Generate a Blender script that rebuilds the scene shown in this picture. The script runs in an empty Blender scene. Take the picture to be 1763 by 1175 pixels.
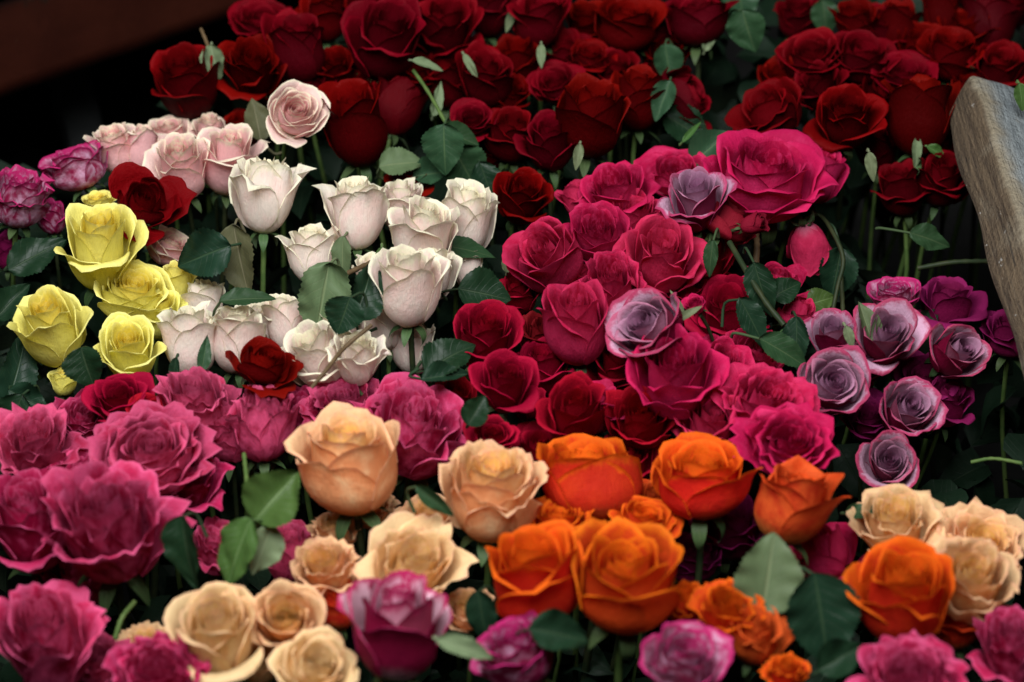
import bpy, math, random
import numpy as np
from mathutils import Vector, Matrix

# ------------------------------------------------------------------ camera, sky, light, exposure
S = bpy.context.scene
COL = S.collection
PW, PH = 1763.0, 1175.0                       # photograph size, used to aim the camera and lay out the heap
LENS, SENSOR = 85.0, 36.0
FPX = PW * LENS / SENSOR
PITCH = math.radians(32.0)
FWD = Vector((0, math.cos(PITCH), -math.sin(PITCH)))
RIGHT = Vector((1, 0, 0))
UP = RIGHT.cross(FWD)
P0 = Vector((0, 0, 0.45))                     # middle of the heap of flower heads
DIST = 2.1
EYE = P0 - FWD * DIST
cd = bpy.data.cameras.new('camera')
cam = bpy.data.objects.new('camera', cd)
COL.objects.link(cam)
cam.matrix_world = Matrix((
    (RIGHT.x, UP.x, -FWD.x, EYE.x), (RIGHT.y, UP.y, -FWD.y, EYE.y),
    (RIGHT.z, UP.z, -FWD.z, EYE.z), (0, 0, 0, 1)))
cd.lens, cd.sensor_width, cd.clip_end, cd.clip_start = LENS, SENSOR, 100.0, 0.05
cd.dof.use_dof = True
cd.dof.focus_distance = 2.12
cd.dof.aperture_fstop = 3.4
cd.dof.aperture_blades = 7
S.camera = cam

# covered market hall: dim grey surroundings, one broad soft light let in from above and a little in front
w = bpy.data.worlds.new('World'); S.world = w; w.use_nodes = True
w.node_tree.nodes['Background'].inputs['Color'].default_value = (.80, .92, 1.0, 1)
w.node_tree.nodes['Background'].inputs['Strength'].default_value = 0.008
sl = bpy.data.lights.new('skylight', 'AREA'); sl.shape = 'RECTANGLE'; sl.size = 1.4; sl.size_y = 1.0; sl.energy = 82; sl.color = (.985, .995, 1.0)
so = bpy.data.objects.new('skylight', sl); COL.objects.link(so)
so.location = (-.22, -.88, 2.12)
so.rotation_euler = (so.location - Vector((0, .02, .45))).to_track_quat('Z', 'Y').to_euler()
S.view_settings.view_transform = 'Standard'; S.view_settings.look = 'None'
S.view_settings.exposure = 0.0; S.view_settings.gamma = 1.0
S.view_settings.use_curve_mapping = False
S.cycles.use_denoising = True
S.cycles.max_bounces = 8; S.cycles.diffuse_bounces = 4; S.cycles.transmission_bounces = 4
S.cycles.caustics_reflective = False; S.cycles.caustics_refractive = False

SLOPE = math.radians(15)                      # the heap of heads rises towards the back
PN = Vector((0, -math.sin(SLOPE), math.cos(SLOPE)))
def ray(px, py):
    return FWD + RIGHT * ((px - PW / 2) / FPX) + UP * ((PH / 2 - py) / FPX)
def at(px, py, d=0.0):
    """point of the heap's surface behind a picture position, d metres nearer to the viewer"""
    r = ray(px, py)
    t = (P0 - EYE).dot(PN) / r.dot(PN) - d
    return EYE + r * t, t

# ------------------------------------------------------------------ node helpers
def new_mat(name):
    m = bpy.data.materials.new(name); m.use_nodes = True
    nt = m.node_tree; nt.nodes.clear()
    return m, nt
class NT:
    def __init__(self, nt): self.nt = nt
    def node(self, t, **kw):
        n = self.nt.nodes.new(t)
        for k, v in kw.items(): setattr(n, k, v)
        return n
    def link(self, a, b): self.nt.links.new(a, b)
    def put(self, sock, v):
        if isinstance(v, bpy.types.NodeSocket): self.nt.links.new(v, sock)
        elif isinstance(v, (tuple, list)) and len(v) == 3 and sock.type == 'RGBA': sock.default_value = (*v, 1)
        else: sock.default_value = v
    def math(self, op, a, b=0.0, c=0.0, clamp=False):
        n = self.node('ShaderNodeMath', operation=op, use_clamp=clamp)
        self.put(n.inputs[0], a); self.put(n.inputs[1], b); self.put(n.inputs[2], c)
        return n.outputs[0]
    def mix(self, f, a, b, blend='MIX'):
        n = self.node('ShaderNodeMix', data_type='RGBA', blend_type=blend)
        self.put(n.inputs[0], f); self.put(n.inputs[6], a); self.put(n.inputs[7], b)
        return n.outputs[2]
    def smooth(self, v, lo, hi):
        n = self.node('ShaderNodeMapRange', interpolation_type='SMOOTHSTEP')
        self.put(n.inputs[0], v); self.put(n.inputs[1], lo); self.put(n.inputs[2], hi)
        return n.outputs[0]
    def noise(self, vec, scale, detail=3.0, rough=0.55):
        n = self.node('ShaderNodeTexNoise')
        if vec is not None: self.put(n.inputs['Vector'], vec)
        n.inputs['Scale'].default_value = scale; n.inputs['Detail'].default_value = detail
        n.inputs['Roughness'].default_value = rough
        return n.outputs[0]

def petal_mat(name, heart, body, outside=None, rim=None, base=None, rim_at=0.75, rim_k=1.0, blush=None,
              sheen=0.25, rough=0.55, transl=0.22, var=0.12, streak=0.0, base_to=0.32, rim_in=1.0):
    """two-sided petal: heart colour towards the middle of the flower, body outwards, own colour on the outside,
    at the rim and at the foot of every petal; pd = (height on petal, closeness to edge, inner-to-outer, per-rose)"""
    m, nt = new_mat(name); N = NT(nt)
    a = N.node('ShaderNodeAttribute', attribute_name='pd')
    sp = N.node('ShaderNodeSeparateColor'); N.link(a.outputs['Color'], sp.inputs[0])
    t, e, o, rr = sp.outputs[0], sp.outputs[1], sp.outputs[2], a.outputs['Alpha']
    uv = N.node('ShaderNodeAttribute', attribute_name='puv').outputs['Vector']
    geo = N.node('ShaderNodeNewGeometry')
    oi = N.node('ShaderNodeObjectInfo')
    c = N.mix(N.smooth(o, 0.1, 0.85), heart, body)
    if outside is not None:
        c = N.mix(N.math('MULTIPLY', geo.outputs['Backfacing'], N.smooth(o, 0.35, 0.75)), c, outside)
    mp = N.node('ShaderNodeMapping'); N.link(uv, mp.inputs[0]); mp.inputs['Scale'].default_value = (9, 1.2, 1)
    vein = N.noise(mp.outputs[0], 3.0, 4.0, 0.6)
    blot = N.noise(uv, 2.3, 3.0)
    if blush is not None:
        c = N.mix(N.smooth(N.math('ADD', blot, N.math('MULTIPLY', rr, 0.25)), 0.45, 0.8), c, blush)
    if streak:
        c = N.mix(N.math('MULTIPLY', N.smooth(vein, 0.5, 0.75), streak), c, body)
    if base is not None:
        c = N.mix(N.smooth(N.math('ADD', t, N.math('MULTIPLY', N.math('SUBTRACT', vein, 0.5), 0.25)), base_to, 0.02), c, base)
    if rim is not None:
        ee = N.math('ADD', e, N.math('MULTIPLY', N.math('SUBTRACT', N.noise(uv, 5.0, 4.0, 0.65), 0.5), 0.5))
        c = N.mix(N.math('MULTIPLY', N.smooth(ee, rim_at, rim_at + 0.25), N.math('MULTIPLY_ADD', N.smooth(o, 0.45, 0.85), rim_k*(1-rim_in), rim_k*rim_in)), c, rim)
    hs = N.node('ShaderNodeHueSaturation')
    N.put(hs.inputs['Color'], c)
    N.put(hs.inputs['Hue'], N.math('MULTIPLY_ADD', rr, 0.010, 0.495))
    val = N.math('ADD', N.math('MULTIPLY_ADD', oi.outputs['Random'], var, 1.0 - var * 0.6), N.math('MULTIPLY', N.math('SUBTRACT', blot, 0.5), 0.3))
    val = N.math('ADD', val, N.math('MULTIPLY', N.math('SUBTRACT', vein, 0.5), 0.22))
    N.put(hs.inputs['Value'], val)
    col = hs.outputs[0]
    bs = N.node('ShaderNodeBsdfPrincipled')
    N.put(bs.inputs['Base Color'], col); bs.inputs['Roughness'].default_value = rough
    bs.inputs['Specular IOR Level'].default_value = 0.05
    bs.inputs['Sheen Weight'].default_value = sheen; bs.inputs['Sheen Roughness'].default_value = 0.45
    N.put(bs.inputs['Sheen Tint'], col)
    bp = N.node('ShaderNodeBump'); bp.inputs['Strength'].default_value = 0.38; bp.inputs['Distance'].default_value = 0.004
    N.put(bp.inputs['Height'], N.math('ADD', N.math('ADD', vein, N.math('MULTIPLY', N.noise(uv, 14.0, 3.0), 0.4)), N.math('MULTIPLY', N.noise(uv, 4.0, 3.0), 0.9)))
    N.link(bp.outputs[0], bs.inputs['Normal'])
    tr = N.node('ShaderNodeBsdfTranslucent'); N.put(tr.inputs[0], col); N.link(bp.outputs[0], tr.inputs['Normal'])
    mx = N.node('ShaderNodeMixShader'); mx.inputs[0].default_value = transl
    N.link(bs.outputs[0], mx.inputs[1]); N.link(tr.outputs[0], mx.inputs[2])
    out = N.node('ShaderNodeOutputMaterial'); N.link(mx.outputs[0], out.inputs[0])
    return m

def leaf_mat(name, top, back, vein_col, rough=0.4):
    m, nt = new_mat(name); N = NT(nt)
    uv = N.node('ShaderNodeAttribute', attribute_name='puv').outputs['Vector']   # x: -1..1 across, y: 0..1 along
    sx = N.node('ShaderNodeSeparateXYZ'); N.link(uv, sx.inputs[0])
    ax = N.math('ABSOLUTE', sx.outputs[0])
    ph = N.math('SUBTRACT', N.math('MULTIPLY', sx.outputs[1], 9.0), N.math('MULTIPLY', ax, 2.2))
    side = N.smooth(N.math('ABSOLUTE', N.math('SUBTRACT', N.math('FRACT', ph), 0.5)), 0.06, 0.0)
    mid = N.smooth(ax, 0.07, 0.015)
    v = N.math('MAXIMUM', mid, N.math('MULTIPLY', side, 0.45))
    geo = N.node('ShaderNodeNewGeometry'); oi = N.node('ShaderNodeObjectInfo')
    blot = N.noise(uv, 3.0, 4.0, 0.6)
    c = N.mix(geo.outputs['Backfacing'], top, back)
    c = N.mix(N.math('MULTIPLY', v, 0.9), c, vein_col)
    hs = N.node('ShaderNodeHueSaturation'); N.put(hs.inputs['Color'], c)
    N.put(hs.inputs['Hue'], N.math('MULTIPLY_ADD', oi.outputs['Random'], 0.04, 0.48))
    N.put(hs.inputs['Value'], N.math('ADD', N.math('MULTIPLY_ADD', oi.outputs['Random'], 0.3, 0.6), N.math('MULTIPLY', blot, 0.5)))
    bs = N.node('ShaderNodeBsdfPrincipled'); N.put(bs.inputs['Base Color'], hs.outputs[0])
    N.put(bs.inputs['Roughness'], N.math('MULTIPLY_ADD', blot, 0.4, rough - 0.22))
    bs.inputs['Specular IOR Level'].default_value = 0.16
    bp = N.node('ShaderNodeBump'); bp.inputs['Strength'].default_value = 0.35; bp.inputs['Distance'].default_value = 0.003
    N.put(bp.inputs['Height'], N.math('SUBTRACT', N.math('MULTIPLY', blot, 0.4), v)); N.link(bp.outputs[0], bs.inputs['Normal'])
    tr = N.node('ShaderNodeBsdfTranslucent'); N.put(tr.inputs[0], hs.outputs[0])
    mx = N.node('ShaderNodeMixShader'); mx.inputs[0].default_value = 0.15
    N.link(bs.outputs[0], mx.inputs[1]); N.link(tr.outputs[0], mx.inputs[2])
    out = N.node('ShaderNodeOutputMaterial'); N.link(mx.outputs[0], out.inputs[0])
    return m

def stem_mat(name, a, b):
    m, nt = new_mat(name); N = NT(nt)
    tc = N.node('ShaderNodeTexCoord').outputs['Object']
    f = N.noise(tc, 60.0, 4.0, 0.6)
    c = N.mix(N.smooth(f, 0.35, 0.7), a, b)
    bs = N.node('ShaderNodeBsdfPrincipled'); N.put(bs.inputs['Base Color'], c); bs.inputs['Roughness'].default_value = 0.5; bs.inputs['Specular IOR Level'].default_value = 0.12
    bp = N.node('ShaderNodeBump'); bp.inputs['Strength'].default_value = 0.3; bp.inputs['Distance'].default_value = 0.002
    N.put(bp.inputs['Height'], f); N.link(bp.outputs[0], bs.inputs['Normal'])
    out = N.node('ShaderNodeOutputMaterial'); N.link(bs.outputs[0], out.inputs[0])
    return m
# ------------------------------------------------------------------ petal materials, one per variety
PM = {
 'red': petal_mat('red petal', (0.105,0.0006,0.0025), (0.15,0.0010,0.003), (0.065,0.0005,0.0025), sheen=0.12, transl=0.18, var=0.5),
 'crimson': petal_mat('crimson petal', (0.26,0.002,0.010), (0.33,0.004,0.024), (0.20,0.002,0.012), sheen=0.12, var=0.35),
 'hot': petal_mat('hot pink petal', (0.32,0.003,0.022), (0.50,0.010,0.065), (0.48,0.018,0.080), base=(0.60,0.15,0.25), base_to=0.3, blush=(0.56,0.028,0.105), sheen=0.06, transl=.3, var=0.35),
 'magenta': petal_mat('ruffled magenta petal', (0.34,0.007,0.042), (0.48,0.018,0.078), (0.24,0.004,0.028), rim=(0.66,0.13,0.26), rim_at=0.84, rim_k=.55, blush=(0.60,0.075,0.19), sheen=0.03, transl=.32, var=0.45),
 'lilac': petal_mat('lilac petal', (0.30,0.12,0.22), (0.58,0.33,0.46), (0.16,0.004,0.030), rim=(0.36,0.010,0.07), rim_at=0.68, rim_k=.9, rim_in=.06, sheen=0.03, var=0.2),
 'mauve': petal_mat('mauve petal', (0.40,0.18,0.31), (0.40,0.045,0.14), (0.28,0.012,0.06), rim=(0.42,0.02,0.12), rim_at=0.7, blush=(0.60,0.33,0.47), sheen=0.1, var=0.25),
 'bicolor': petal_mat('purple and white petal', (0.60,0.26,0.38), (0.72,0.42,0.52), (0.26,0.008,0.05), rim=(0.40,0.02,0.10), rim_at=0.72, base=(0.80,0.62,0.66), base_to=.4, sheen=0.05, var=0.2),
 'cream': petal_mat('blush cream petal', (0.88,0.76,0.58), (0.90,0.84,0.71), (0.89,0.79,0.70), rim=(0.87,0.86,0.62), rim_at=0.74, rim_k=0.75, blush=(0.87,0.68,0.62), base=(0.74,0.75,0.46), base_to=0.18, sheen=0.05, transl=0.4, var=0.14),
 'blush': petal_mat('pink blush petal', (0.84,0.34,0.37), (0.89,0.64,0.58), (0.87,0.50,0.50), rim=(0.88,0.83,0.60), rim_at=0.78, rim_k=0.85, base=(0.80,0.76,0.48), base_to=0.42, sheen=0.05, transl=0.34, var=0.14),
 'yellow': petal_mat('yellow petal', (0.90,0.70,0.06), (0.92,0.84,0.22), (0.84,0.77,0.18), rim=(0.90,0.86,0.42), rim_at=0.82, rim_k=0.4, base=(0.46,0.48,0.06), base_to=0.34, sheen=0.03, transl=0.34, var=0.12),
 'peach': petal_mat('peach petal', (0.92,0.62,0.16), (0.90,0.58,0.30), (0.86,0.42,0.18), rim=(0.84,0.38,0.28), rim_at=0.84, rim_k=0.6, blush=(0.90,0.66,0.36), base=(0.82,0.36,0.08), base_to=0.34, sheen=0.03, transl=0.42, var=0.2),
 'orange': petal_mat('orange petal', (0.84,0.20,0.010), (0.78,0.11,0.008), (0.60,0.036,0.012), rim=(0.80,0.15,0.010), rim_at=0.75, blush=(.64,.05,.012), base=(0.78,0.28,0.07), base_to=0.45, sheen=0.06, transl=0.36, var=0.3),
 'coral': petal_mat('burnt coral petal', (0.62,0.06,0.008), (0.60,0.042,0.008), (0.52,0.028,0.012), blush=(.66,.085,.02), base=(0.74,0.34,0.08), base_to=0.5, sheen=0.06, transl=0.28, var=0.3),
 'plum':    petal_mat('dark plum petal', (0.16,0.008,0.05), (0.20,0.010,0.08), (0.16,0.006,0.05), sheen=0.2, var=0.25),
 'dried':   petal_mat('withered crimson petal', (0.10,0.004,0.008), (0.16,0.006,0.014), (0.22,0.008,0.02), sheen=0.15, var=0.3),
}
LM = {
 'dark':  leaf_mat('dark rose leaf', (0.009,0.027,0.013), (0.035,0.055,0.028), (0.026,0.050,0.024), 0.42),
 'mid':   leaf_mat('green rose leaf', (0.022,0.056,0.024), (0.09,0.125,0.07), (0.055,0.095,0.042), 0.45),
 'fresh': leaf_mat('fresh green rose leaf', (0.045,0.095,0.022), (0.13,0.18,0.085), (0.10,0.17,0.06), 0.45),
 'pale':  leaf_mat('pale leaf underside', (0.13,0.165,0.085), (0.13,0.165,0.085), (0.18,0.21,0.12), 0.6),
 'sage':  leaf_mat('sage leaf', (0.085,0.125,0.058), (0.12,0.155,0.085), (0.13,0.165,0.08), 0.55),
 'olive': leaf_mat('olive withered leaf', (0.075,0.075,0.036), (0.10,0.10,0.06), (0.13,0.12,0.07), 0.6),
}
LM['deep'] = leaf_mat('shade-darkened heap leaf', (0.006,0.017,0.009), (0.012,0.020,0.011), (0.012,0.024,0.013), 0.6)  # darker than a natural leaf, shade between the heads put into the colour
STEM = stem_mat('rose stem', (0.055,0.10,0.026), (0.085,0.13,0.036))
STEM_DARK = stem_mat('dark rose stem', (0.014,0.024,0.010), (0.03,0.034,0.014))
STEM_BROWN = stem_mat('woody rose stem', (0.07,0.045,0.022), (0.12,0.08,0.042))
SEPAL = leaf_mat('sepal', (0.05,0.09,0.032), (0.10,0.14,0.07), (0.09,0.13,0.055), 0.5)

# ------------------------------------------------------------------ mesh helpers
def grid_faces(ns, nt_, off=0, flip=False):
    f = []
    for i in range(ns - 1):
        for j in range(nt_ - 1):
            q = (off + i*nt_ + j, off + (i+1)*nt_ + j, off + (i+1)*nt_ + j+1, off + i*nt_ + j+1)
            f.append(q[::-1] if flip else q)
    return np.array(f, dtype=np.int32)
def quad_mesh(name, V, F, pd=None, puv=None, mat=None):
    me = bpy.data.meshes.new(name)
    V = np.asarray(V, dtype=np.float32); F = np.asarray(F, dtype=np.int32)
    me.vertices.add(len(V)); me.vertices.foreach_set('co', V.ravel())
    me.loops.add(F.size); me.loops.foreach_set('vertex_index', F.ravel())
    me.polygons.add(len(F)); me.polygons.foreach_set('loop_start', np.arange(0, F.size, 4, dtype=np.int32))
    me.polygons.foreach_set('use_smooth', np.ones(len(F), dtype=bool))
    me.update(calc_edges=True)
    if pd is not None:
        a = me.attributes.new('pd', 'FLOAT_COLOR', 'POINT'); a.data.foreach_set('color', np.asarray(pd, dtype=np.float32).ravel())
    if puv is not None:
        a = me.attributes.new('puv', 'FLOAT_VECTOR', 'POINT'); a.data.foreach_set('vector', np.asarray(puv, dtype=np.float32).ravel())
    if mat: me.materials.append(mat)
    return me
def link(name, data, parent=None):
    o = bpy.data.objects.new(name, data); COL.objects.link(o)
    if parent is not None: o.parent = parent
    return o
def sstep(x):
    x = np.clip(x, 0, 1); return x*x*(3-2*x)
def tube(points, radii, sides=6):
    P = [Vector(p) for p in points]; V = []
    prev = None
    for i, p in enumerate(P):
        d = (P[min(i+1, len(P)-1)] - P[max(i-1, 0)]).normalized()
        if prev is None: prev = d.orthogonal().normalized()
        u = (prev - d*prev.dot(d)).normalized(); v = d.cross(u); prev = u
        for k in range(sides):
            a = 2*math.pi*k/sides
            V.append(p + (u*math.cos(a) + v*math.sin(a))*radii[i])
    F = [(i*sides+k, i*sides+(k+1) % sides, (i+1)*sides+(k+1) % sides, (i+1)*sides+k) for i in range(len(P)-1) for k in range(sides)]
    return np.array([tuple(v) for v in V]), np.array(F, dtype=np.int32)

# ------------------------------------------------------------------ one petal
def wave(rng, n, lo=1.0, hi=4.0):
    """smooth random function on [-1,1]"""
    fr = rng.uniform(lo, hi, n); ph = rng.uniform(0, 2*math.pi, n); am = rng.uniform(0.4, 1.0, n) / n**0.5
    return lambda x: sum(am[k]*np.sin(fr[k]*math.pi*x + ph[k]) for k in range(n))
def petal(rng, th, R, H, half, lean, lip, tip, side, ruf, jag, spiral, x, rr, ns=15, nt_=15, bend0=0.18, fold=0.0, curl=0.0, lo=.46):
    s = np.sin(np.linspace(-1, 1, ns)*math.pi/2*0.97)/math.sin(math.pi/2*0.97)
    tt = 1-(1-np.linspace(0, 1, nt_))**1.55
    sc, T = np.meshgrid(s, tt, indexing='ij')
    asx = np.abs(sc)
    w1, w2, w3 = wave(rng, 3, 0.8, 2.2), wave(rng, 4, 1.5, 4.2 if ns < 18 else 5.5), wave(rng, 3, 0.6, 1.8)
    Lc = lo + (1-lo)*np.maximum(1-asx**2.6, 0)**0.52 + tip*(1-asx)**2 + jag*w2(sc)*0.6 + 0.04*w1(sc)
    tau = T*Lc
    # radius: cup to the belly, then lean and lip
    cup = bend0 + (1-bend0)*np.sin(np.clip(tau/0.56, 0, 1)*math.pi/2)**0.85
    # tangent angle above the belly, integrated along each column
    lipc = lip*(0.55 + 0.75*asx**1.5 + 0.35*w3(sc))
    n = 48
    Tg = np.linspace(0, 1, n)
    tg = Tg[None, :]*Lc[:, :1]*0 + Tg[None, :]*Lc[:, -1:]          # arc length down every column
    q = sstep((tg-0.30)/0.5)
    q2 = np.clip((tg-0.62)/0.40, 0, 1.4)**1.4
    q3 = sstep((Tg[None, :]-0.90)/0.12)                             # the rim itself rolls over
    psi = lean*q + lipc[:, -1:]*q2*0.7 + (lip*0.85 + curl)*q3*(0.75 + 0.5*w1(sc[:, -1:]))
    dt = tg[:, 1:2]-tg[:, 0:1]
    ir = np.concatenate([np.zeros((ns, 1)), np.cumsum(np.sin(psi), 1)*dt], 1)[:, :-1]
    iz = np.concatenate([np.zeros((ns, 1)), np.cumsum(np.cos(psi), 1)*dt], 1)[:, :-1]
    rB = np.stack([np.interp(T[i], Tg, ir[i]) for i in range(ns)])
    z = np.stack([np.interp(T[i], Tg, iz[i]) for i in range(ns)])
    z = z - 0.10*(1-np.clip(1-tau/0.3, 0, 1)**2)
    r = R*cup + H*rB
    z = H*z
    # overlap spiral, folded-back sides, ruffles
    r = r + spiral*R*sc*sstep(tau/0.5) + side*R*asx**3*tau**1.5
    z = z - 0.25*side*R*asx**3*tau**1.5
    e4 = np.clip(tau, 0, 1.2)**3.5
    ph = rng.uniform(0, 6.28)
    r = r + ruf*R*(w2(sc)*e4 + 0.35*w1(sc)*tau)
    z = z + 0.6*ruf*R*w2(sc*0.9+0.3)*e4
    r = r + fold*R*np.sin(sc*2.2+ph)*tau
    hw = half*(0.42 + 0.58*sstep(tau/0.42))*(1 - 0.16*np.clip(tau-0.75, 0, 1)*4*np.clip(asx, 0, 1)**4)
    hw = hw*np.clip(R/np.maximum(r, 1e-4), 0.45, 1.25)**0.55
    r = np.maximum(r, 0.02)
    az = th + sc*hw
    V = np.stack([r*np.cos(az), r*np.sin(az), z], -1).reshape(-1, 3)
    edge = np.maximum(T**2.0*1.0, (asx**5)*sstep(T/0.6))
    pd = np.stack([T, edge, np.full_like(T, x), np.full_like(T, rr)], -1).reshape(-1, 4)
    off = rng.uniform(0, 50)
    puv = np.stack([sc*hw*0.9 + off, T*1.6 + off, np.zeros_like(T)], -1).reshape(-1, 3)
    return V, pd, puv

# variety shapes: all lengths in units of the body radius
KINDS = {
 # n petals, height, smallest belly, radius of the ring of rims, flare of the outer petals, rolled lip, widths, tip, folded sides, ruffle, ragged edge
 'tea':    dict(n=25, H=1.75, rmin=.10, top=0.96, flare=.42, lip=1.45, half=(2.5, 1.15), tip=.07, side=.12, ruf=.035, jag=.02, out=0.12, inner=10, deep=0.88),
 'bud':    dict(n=20, H=2.15, rmin=.12, top=0.88, flare=.10, lip=1.15, half=(2.5, 1.30), tip=.09, side=.08, ruf=.03, jag=.02, out=0.06, inner=9, deep=0.92),
 'open':   dict(n=28, H=1.50, rmin=.08, top=1.00, flare=.62, lip=1.45, half=(2.5, 1.05), tip=.06, side=.13, ruf=.05, jag=.02, out=0.16, inner=11, deep=0.8),
 'goblet': dict(n=20, H=2.15, rmin=.14, top=0.92, flare=.30, lip=1.45, half=(2.2, 1.22), tip=.02, side=.10, ruf=0.1, jag=0.06, out=0.08, inner=8, deep=0.95),
 'cup':    dict(n=25, H=1.85, rmin=.10, top=0.94, flare=.24, lip=1.30, half=(2.5, 1.22), tip=.04, side=.08, ruf=.05, jag=.03, out=0.1, inner=10, deep=0.9),
 'ruffle': dict(n=32, H=1.70, rmin=.08, top=1.0, flare=.42, lip=1.10, half=(1.5, .90), tip=.0, side=.03, ruf=0.11, jag=0.03, out=0.12, inner=13, deep=0.92),
 'garden': dict(n=32, H=1.70, rmin=.09, top=.98, flare=.40, lip=1.35, half=(2.0, 1.02), tip=.0, side=.04, ruf=.10, jag=.045, out=0.14, inner=11, deep=0.9),
 'blown':  dict(n=20, H=1.30, rmin=.08, top=.80, flare=1.05, lip=.8, half=(2.3, .88), tip=.02, side=.08, ruf=.06, jag=.02, out=.30, inner=9),
}
def rose_shape(kind, seed, over=None):
    rng = np.random.default_rng(seed)
    K = dict(KINDS[kind]); K.update(over or {})
    NS = 21 if kind in ('ruffle', 'garden') else 15
    n = int(K['n']*rng.uniform(.85, 1.12)); rr = rng.uniform()
    K['top'] *= rng.uniform(.86, 1.12); K['H'] *= rng.uniform(.92, 1.10); K['lip'] *= rng.uniform(.75, 1.2)
    K['out'] *= rng.uniform(.5, 1.5); K['ruf'] *= rng.uniform(.8, 1.5)
    shx, shy = rng.normal(0, .07, 2)
    loose = set(n-1-rng.integers(0, 6, rng.integers(0, 3)))      # outer petals that have fallen open
    out = []; inner = []
    th0 = rng.uniform(0, 6.28); hand = 1 if rng.uniform() < 0.5 else -1
    opn = rng.uniform(.5, 1.6)
    for i in range(n):
        x = i/(n-1)
        big = sstep((x-.35)/.65); last = sstep((x-.66)/.34)
        R = K['rmin']*.6 + (1-K['rmin']*.6)*(1-(1-x)**1.3)*(.35+.65*x**.35)
        H = K['H']*(K.get('deep', .93) + (1-K.get('deep', .93))*sstep(x/.5) - K['out']*last**1.3)*rng.uniform(.93, 1.05)
        rim = .03 + K['top']*x**1.05                         # rims lie ring in ring
        lean = math.atan((rim-R)/(.52*H)) + K['flare']*opn*last**1.2*rng.uniform(.6, 1.4) + rng.normal(0, .02+.06*last)
        if i in loose: lean += rng.uniform(.25, .7)*(1 if kind != 'bud' else .6)
        lip = K['lip']*(.10 + .90*sstep((x-.30)/.5))*rng.uniform(.55, 1.2)
        half = (K['half'][0] + (K['half'][1]-K['half'][0])*sstep(x/.7))*rng.uniform(.94, 1.06)
        th = th0 + hand*i*2.39996 + rng.normal(0, .12)
        lo = .92 - .46*sstep((x-.12)/.5)
        V, pd, puv = petal(rng, th, R, H, half, lean, lip, K['tip']*rng.uniform(.2, 1.5)*big, K['side']*rng.uniform(.3, 1.6)*big,
                           K['ruf']*(.35+.9*big)*rng.uniform(.6, 1.4), K['jag']*(.4+.6*big)*rng.uniform(.5, 1.3), hand*(.16-.08*x), x, rr,
                           ns=NS, nt_=15, curl=.3*sstep((x-.15)/.4), fold=.03*big, lo=lo)
        (inner if i < K['inner'] else out).append((V, pd, puv, NS, 15))
    w5, w6, w7 = wave(rng, 3, .3, .9), wave(rng, 3, .3, .9), wave(rng, 3, .3, .9)
    def warp(V):                                              # heads lean and dent against each other
        V = V.copy(); x_, y_, z_ = V[:, 0].copy(), V[:, 1].copy(), V[:, 2].copy()
        g_ = np.clip(z_, 0, 3)/1.5
        V[:, 0] += shx*z_ + .055*w5(y_ + .7*z_)*g_; V[:, 1] += shy*z_ + .055*w6(x_ - .6*z_)*g_; V[:, 2] += .06*w7(x_*.8 + y_*.6)*g_
        return V
    out = [(warp(V), *q_) for V, *q_ in out]; inner = [(warp(V), *q_) for V, *q_ in inner]
    # slight squash so that no two heads are the same solid of revolution
    sq = Matrix.Rotation(rng.uniform(0, 3.14), 3, 'Z')
    M = np.array(sq @ Matrix.Diagonal((rng.uniform(.91, 1.0), 1.0, 1.0)) @ sq.transposed())
    out = [(V @ M.T, pd, puv, ns, m) for V, pd, puv, ns, m in out]
    inner = [(V @ M.T, pd, puv, ns, m) for V, pd, puv, ns, m in inner]
    return inner, out
FCACHE = {}
def petal_faces(ns, m):
    if (ns, m) not in FCACHE: FCACHE[(ns, m)] = grid_faces(ns, m, 0, True)
    return FCACHE[(ns, m)]
# ------------------------------------------------------------------ leaf, sepal and rose builders
def leaf_shape(rng, length, width, ns=9, nt_=17, serr=0.06, cup=0.18, droop=0.25):
    """blade in x (across) / y (along) with a raised fold; root at the origin, tip at +y"""
    s = np.linspace(-1, 1, ns); t = np.linspace(0, 1, nt_)
    sc, T = np.meshgrid(s, t, indexing='ij')
    prof = np.sin(np.clip(T, 0, 1)**0.80*math.pi)**0.75*(1-0.25*T)
    w1 = wave(rng, 3, 0.6, 2.0)
    teeth = 1 + serr*2*((np.arange(nt_) % 2)[None, :] - .5)*rng.uniform(.3, 1.2, (1, nt_))*(np.abs(sc) > .99)
    X = sc*prof*teeth*width*.62
    Y = T*length + 0.02*length*w1(T)
    Z = cup*width*np.abs(sc)**1.4*prof - droop*length*T**2 + 0.12*width*w1(T*2.2+sc*.8)*np.abs(sc) + .04*width*np.sin(T*26)*np.abs(sc)**2*prof
    V = np.stack([X, Y, Z], -1).reshape(-1, 3)
    puv = np.stack([sc, T, np.zeros_like(T)], -1).reshape(-1, 3)
    return V, puv, grid_faces(ns, nt_, 0, False)
def axis_frame(ax, spin):
    q = ax.to_track_quat('Z', 'Y').to_matrix()
    return (q @ Matrix.Rotation(spin, 3, 'Z')).to_4x4()
STEMS = []                 # (rose object, [points of its stem])
def smooth_path(P, n):
    """Catmull-Rom through the points"""
    P = [Vector(p) for p in P]; Q = [P[0]*2-P[1]] + P + [P[-1]*2-P[-2]]; out = []
    m = len(P)-1
    for k in range(n):
        u = k/(n-1)*m; i = min(int(u), m-1); f = u-i
        a, b, c, d = Q[i:i+4]
        out.append(((b*2) + (c-a)*f + (a*2-b*5+c*4-d)*f*f + (b*3-a-c*3+d)*f**3)*.5)
    return out
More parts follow.
